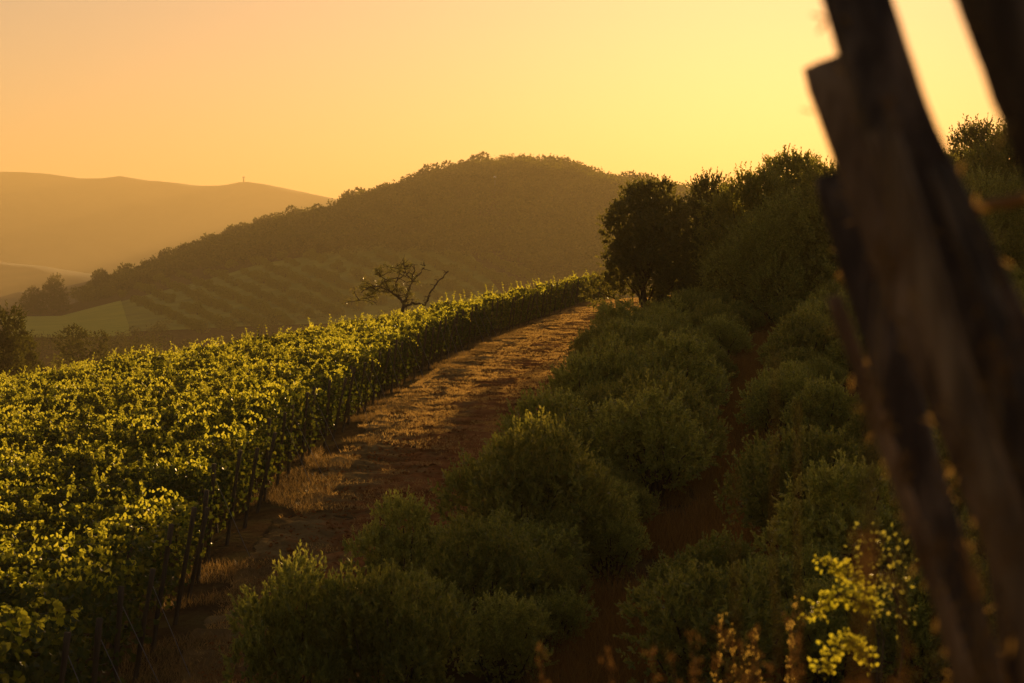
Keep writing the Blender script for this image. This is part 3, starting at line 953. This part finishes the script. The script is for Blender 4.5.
# ------------------------------------------------------------------ grass
def blades(P, h, w, lean, seed, mname, name, label):
    g = np.random.default_rng(seed)
    n = len(P)
    d = np.stack([g.normal(size=n) * lean, g.normal(size=n) * lean, np.ones(n)], 1)
    d = unit(d); hh = h * g.uniform(.4, 1.4, n)
    a = g.uniform(0, math.pi, n); S = np.stack([np.cos(a), np.sin(a), 0 * a], 1) * (w * .5)
    mid = P + d * (hh * .55)[:, None]; bend = np.stack([d[:, 0], d[:, 1], -.15 * np.ones(n)], 1)
    tip = mid + d * (hh * .45)[:, None] + bend * (hh * .25)[:, None]
    V = np.stack([P - S, P + S, mid + S * .7, tip + S * .12, tip - S * .12, mid - S * .7], 1).reshape(-1, 3)
    b = np.arange(n)[:, None] * 6
    Q = np.concatenate([b + np.array([[0, 1, 2, 5]]), b + np.array([[5, 2, 3, 4]])], 0)
    o = mesh_np(name, V, Q, [M[mname]])
    return tag(o, label, 'grass', None, 'stuff')
def scatter(n, seed, xf, ys=(24, 150), clump=.0, cs=1.2):
    g = np.random.default_rng(seed)
    Y = g.uniform(ys[0], ys[1], n); u = g.random(n)
    a, b = xf(Y); X = a + (b - a) * u
    k = vnoise(X / cs, Y / cs, seed) > clump
    X, Y = X[k], Y[k]
    return np.stack([X, Y, hz(X, Y) + .0], 1)
Pg = scatter(90000, 1, lambda Y: (EL(Y) - 1.0, EL(Y) + .9), clump=.02)
blades(Pg, .15, .010, .45, 1, 'dry_grass', 'dry_grass', 'dry straw grass along the foot of the vine rows')
M['sun_grass'] = leaf_mat('sun_grass', [(0, (.16, .11, .04)), (1, (.36, .26, .10))],
                          [(0, (.50, .28, .07)), (1, (.92, .62, .19))], 0.68, .6, .2)
Pa = scatter(150000, 2, lambda Y: (EL(Y) + .1, ER(Y) + 1.0), clump=.02, cs=.8)
Pb = scatter(420000, 12, lambda Y: (EL(Y) - .2, ER(Y) + 1.2), ys=(62, 152), clump=-.06, cs=.55)
Pg = np.concatenate([Pa, Pb])
blades(Pg, .09, .011, .6, 2, 'sun_grass', 'grass', 'short sun-bleached grass tufts on the dirt track')
Pg = scatter(130000, 3, lambda Y: (ER(Y) + 3.6 + .062 * np.maximum(0, Y - 35), ER(Y) + 7.2 + .062 * np.maximum(0, Y - 35)), clump=-.2, ys=(26, 110))
blades(Pg, .50, .012, .3, 3, 'brown_grass', 'brown_grass', 'brown dead grass on the strip between the two belts of shrubs')

# ------------------------------------------------------------------ foreground stakes
def stake(top_px, bot_px, D_top, D_bot, r_top, r_bot, seed, label, flat=1.0, chips=3, wood='big_wood'):
    """split chestnut stake from a point near its top to the ground, both ends given where they stand"""
    g = np.random.default_rng(seed)
    a = np.array(px(*top_px, D_top)); b = np.array(px(*bot_px, D_bot))
    # carry the line on down into the bank
    d = (b - a) / np.linalg.norm(b - a)
    t = np.linspace(0, 1, 60)
    gz = -1.72
    L_ = (a[2] - gz) / -d[2]
    base = a + d * L_
    n, sides = 70, 26
    tt = np.linspace(0, 1, n)
    P = a + (base - a) * tt[:, None]
    r = r_top + (r_bot - r_top) * np.clip(tt * L_ / np.linalg.norm(b - a), 0, 1.15)
    P += np.stack([np.interp(tt, np.linspace(0, 1, 9), g.normal(size=9) * .006) for _ in range(3)], 1)
    U = unit(np.cross(d, [0, 1., 0])); W = np.cross(d, U)
    an = np.linspace(0, 2 * math.pi, sides, endpoint=False)
    A, Tt = np.meshgrid(an, tt)
    # fluted split faces, bark flakes and knots
    rr = 1 + .10 * np.cos(2 * A + seed) + .10 * np.cos(3 * A + seed * 2.1) + .05 * np.cos(7 * A + seed) + .10 * vnoise(A * 2.2 + seed, Tt * 9, seed) + .05 * vnoise(A * 6, Tt * 60, seed + 2)
    for k in range(chips):
        rr += .22 * np.exp(-((A - g.uniform(0, 6)) / .5) ** 2 - ((Tt - g.uniform(.05, .8)) / .018) ** 2)
    rr[0] *= .9
    RR = rr * r[:, None]
    V = P[:, None] + RR[..., None] * (np.cos(A)[..., None] * U + np.sin(A)[..., None] * W * flat)
    V = V.reshape(-1, 3)
    i = np.arange(n - 1)[:, None] * sides; j = np.arange(sides)[None, :]; k = (j + 1) % sides
    Q = np.stack([i + j, i + k, i + sides + k, i + sides + j], -1).reshape(-1, 4)
    c = len(V)
    V = np.concatenate([V, (P[0] - d * r[0] * .12)[None], P[-1][None]])
    T = [(c, (q + 1) % sides, q) for q in range(sides)] + [(c + 1, (n - 1) * sides + q, (n - 1) * sides + (q + 1) % sides) for q in range(sides)]
    V = V - base
    o = mesh_np('wooden_stake', V, Q, [M[wood]], None, True, T=np.array(T))
    o.location = base
    nb = 110  # translucent flakes added around the stake, to blur into sunlit glints
    ia = g.integers(2, int(n * .75), nb); ja = g.integers(0, sides, nb)
    S0 = (V[:-2].reshape(n, sides, 3))[ia, ja]
    N0 = unit(S0 + base - P[ia])
    DD = unit(N0 * .7 + d * g.choice([-1, 1], nb)[:, None] * .8 + g.normal(size=(nb, 3)) * .3)
    Vb, Qb = leaves(S0, DD, .022, .005, .1, seed + 9)
    tag(mesh_np('glint_flakes', Vb, Qb, [M['dry_grass']], o), kind='stuff')
    return tag(o, label, 'stake')
stake((818, -90), (1135, 683), 2.45, 2.15, .045, .047, 3, 'thick blurred stake crossing in front of the others, its top outside the frame', flat=.6)
stake((831, 60), (1062, 683), 2.75, 2.5, .036, .031, 5, 'blurred stake with a cut top end, second behind the thick one', flat=.6, wood='pale_wood')
stake((842, 172), (990, 683), 3.1, 2.9, .033, .031, 8, 'shortest blurred stake, its cut top just above the tree belt, leftmost of the bundle', flat=.6)
stake((973, -120), (1290, 683), 2.2, 2.0, .060, .075, 12, 'dark stake cutting the upper right corner of the picture')
stake((884, 130), (1052, 683), 2.2, 2.05, .016, .019, 31, 'narrow pale lath running down the face of the thick stake', chips=4, wood='pale_wood')
stake((935, 170), (1150, 683), 2.15, 1.95, .012, .015, 33, 'narrow lath along the right side of the thick stake', chips=4)
stake((838, 300), (962, 683), 2.8, 2.7, .011, .013, 35, 'slender lath edging the bundle on its left side, lit brown', chips=4, wood='pale_wood')
stake((905, 372), (975, 683), 3.3, 3.1, .022, .030, 18, 'thin crooked stake low at the left side of the bundle', chips=6)
stake((960, 250), (1030, 683), 3.4, 3.2, .020, .030, 19, 'slim stake wedged behind the thick one, its top by the tree belt', chips=6)

# ------------------------------------------------------------------ golden shoots and dry grass on the bank in front
def gold_shoot(name, D, pts, seed, label, leaf=.021, nl=60, spread=.021, r=.004, ymat='gold_leaf'):
    g = np.random.default_rng(seed)
    P = np.array([px(a, b, D + (i * .05)) for i, (a, b) in enumerate(pts)])
    base = P[0].copy(); P = P - base
    n = 6 * (len(pts) - 1) + 1
    t = np.linspace(0, len(pts) - 1, n)
    PP = np.stack([np.interp(t, range(len(pts)), P[:, j]) for j in range(3)], 1)
    root = empty(name, tuple(base))
    paths = [(PP, np.linspace(r, r * .4, n))]
    foot = np.array([.05, .1, h1(base[0], base[1]) - base[2] - .05])
    paths.append((wavy(foot, (0, 0, 0), 6, .02, g), np.full(6, r * 1.2)))
    C, DD = [], []
    for q in range(nl):
        tt = g.uniform(.25, 1) * (n - 1); i = int(tt); i = min(i, n - 2); f = tt - i
        c = PP[i] * (1 - f) + PP[i + 1] * f
        off = g.normal(size=3) * spread
        C.append(c + off); DD.append(unit(off + g.normal(size=3) * .02))
        paths.append((np.array([c, c + off]), np.array([r * .3, r * .2])))
    V, Q = tube(paths, 5)
    mesh_np('stem', V, Q, [M['bark']], root, True)
    V, Q = leaves(np.array(C), np.array(DD), leaf, leaf * .85, .2, seed, 'lobed')
    mesh_np('foliage', V, Q, [M[ymat]], root)
    return tag(root, label, 'plant')
gold_shoot('wild_vine_shoot', 9.0, [(885, 640), (872, 600), (850, 575), (822, 560)], 1, 'uppermost golden leafy shoot arching beside the foot of the stakes', nl=200)
gold_shoot('wild_vine_shoot', 8.8, [(880, 640), (868, 605), (838, 595), (812, 615)], 2, 'middle golden leafy shoot drooping left of the stakes', nl=220)
gold_shoot('wild_vine_shoot', 8.5, [(875, 690), (868, 655), (845, 640), (822, 672)], 3, 'lowest golden leafy shoot at the bottom edge near the stakes', nl=240)
gold_shoot('wild_vine_shoot', 9.2, [(905, 650), (898, 600), (880, 560), (868, 545)], 4, 'dark green leafy shoot standing behind the golden ones', nl=150, spread=.06, ymat='shrub_leaf')
def grass_stem(xp, top, D, seed, label, hgt=None, heads=True, group=None, thick=.0016, lean=.1, hm='dull_seed'):
    g = np.random.default_rng(seed)
    T = np.array(px(xp, top, D)); b = np.array([T[0] + lean, D + g.normal() * .05, h1(T[0], D) - .03])
    root = empty('dry_grass_stem', tuple(b))
    P = wavy((0, 0, 0), T - b, 14, .006, g)
    V, Q = tube([(P, np.linspace(thick * 1.3, thick * .6, 14))], 5)
    mesh_np('stem', V, Q, [M['dry_grass']], root, True)
    if heads:
        n = 70; k = g.integers(9, 14, n)
        C = P[k] + g.normal(size=(n, 3)) * np.array([.008, .008, .014])
        D_ = unit(g.normal(size=(n, 3)) * .5 + (P[-1] - P[9]) * 5)
        V, Q = leaves(C, D_, .014, .006, .2, seed)
        tag(mesh_np('seed_head', V, Q, [M[hm]], root), kind='stuff')
    return tag(root, label, 'grass stem', group)
GS = 'dry grass stems standing blurred along the bottom edge'
LS = 'thin dry grass stem with a seed head, blurred at the bottom edge'
for i, (xp, top, D) in enumerate([(540, 660, 4.6), (610, 668, 4.4), (652, 655, 4.2), (690, 640, 5.0), (697, 655, 4.6), (720, 632, 5.2), (727, 645, 4.9), (741, 650, 4.3),
                                  (755, 638, 5.6), (760, 655, 5.0), (790, 625, 5.8), (797, 640, 5.2), (803, 620, 6.0), (770, 668, 4.8), (672, 662, 4.0)]):
    grass_stem(xp, top, D, 50 + i, LS, group=GS, lean=random.uniform(-.12, .12))
for i, (xp, top, D) in enumerate([(722, 622, 9.0), (733, 634, 8.6), (757, 640, 8.8), (795, 606, 9.4), (790, 628, 9.0), (748, 655, 8.2)]):
    grass_stem(xp, top, D, 190 + i, 'sunlit golden oat stem standing sharp above the blurred grass, left of the golden shoots', group='golden oat stems near the bottom edge', lean=random.uniform(-.15, .15), thick=.0025, hm='gold_seed')
LN = 'tall dry grass stem rising blurred in front of the stake bundle'
for i, (xp, top, D, ln) in enumerate([(893, 120, 2.0, -.13), (880, 265, 1.8, -.05), (1000, 380, 1.6, -.1), (985, 520, 1.5, .05), (1008, 560, 1.45, .02),
                                      (960, 470, 1.9, .1), (940, 560, 1.8, .06), (905, 470, 2.2, .05)]):
    grass_stem(xp, top, D, 90 + i, LN, group='tall grass stems in front of the stakes', lean=ln, thick=.0022)

# clods and small stones on the track: nobody could count them
def clods(n, seed):
    g = np.random.default_rng(seed)
    Y = 26 + 128 * g.random(n) ** .8; a, b = EL(Y) + .3, ER(Y) + .6
    X = a + (b - a) * g.random(n)
    Z = hz(X, Y) + .04
    r = g.lognormal(-3.6, .45, n).clip(.012, .09)
    base = np.array([(1, 0, 0), (-1, 0, 0), (0, 1, 0), (0, -1, 0), (0, 0, .7), (0, 0, -.7)], float)
    V = base[None] * r[:, None, None] * g.uniform(.6, 1.3, (n, 6, 1)) + g.normal(size=(n, 6, 3)) * (r * .2)[:, None, None]
    V += np.stack([X, Y, Z], 1)[:, None]
    T = np.array([(0, 2, 4), (2, 1, 4), (1, 3, 4), (3, 0, 4), (2, 0, 5), (1, 2, 5), (3, 1, 5), (0, 3, 5)])
    TT = (np.arange(n)[:, None, None] * 6 + T[None]).reshape(-1, 3)
    o = mesh_np('clods', V.reshape(-1, 3), None, [M['path']], T=TT)
    return tag(o, 'reddish clods and small stones strewn over the dirt track', 'stones', None, 'stuff')
clods(16000, 9)
# brown stems in front of the dry strip
for i, (xp, top, D, ln) in enumerate([(775, 350, 2.6, .02), (798, 400, 2.8, .05), (735, 470, 2.3, .0)]):
    grass_stem(xp, top, D, 140 + i, 'tall brown grass stem blurred in front of the dry strip, left of the stakes', heads=False, group='tall brown stems left of the stakes', lean=ln, thick=.0013)
def bright_bar(p0, p1, D0, D1, r, label):  # added bar of translucent straw, standing in for a sunlit streak
    a = np.array(px(*p0, D0)); b = np.array(px(*p1, D1)); g = np.random.default_rng(4)
    V, Q = tube([(wavy((0, 0, 0), b - a, 9, .002, g), np.full(9, r * 1.6))], 6)
    o = mesh_np('bright_bar', V, Q, [M['dry_grass']], None, True); o.location = a
    return tag(o, label, 'bright_bar')
bright_bar((950, 212), (1075, 190), 2.7, 2.3, .0050, 'pale bar added to stand in for a sunlit streak, level behind the stakes at the right edge')
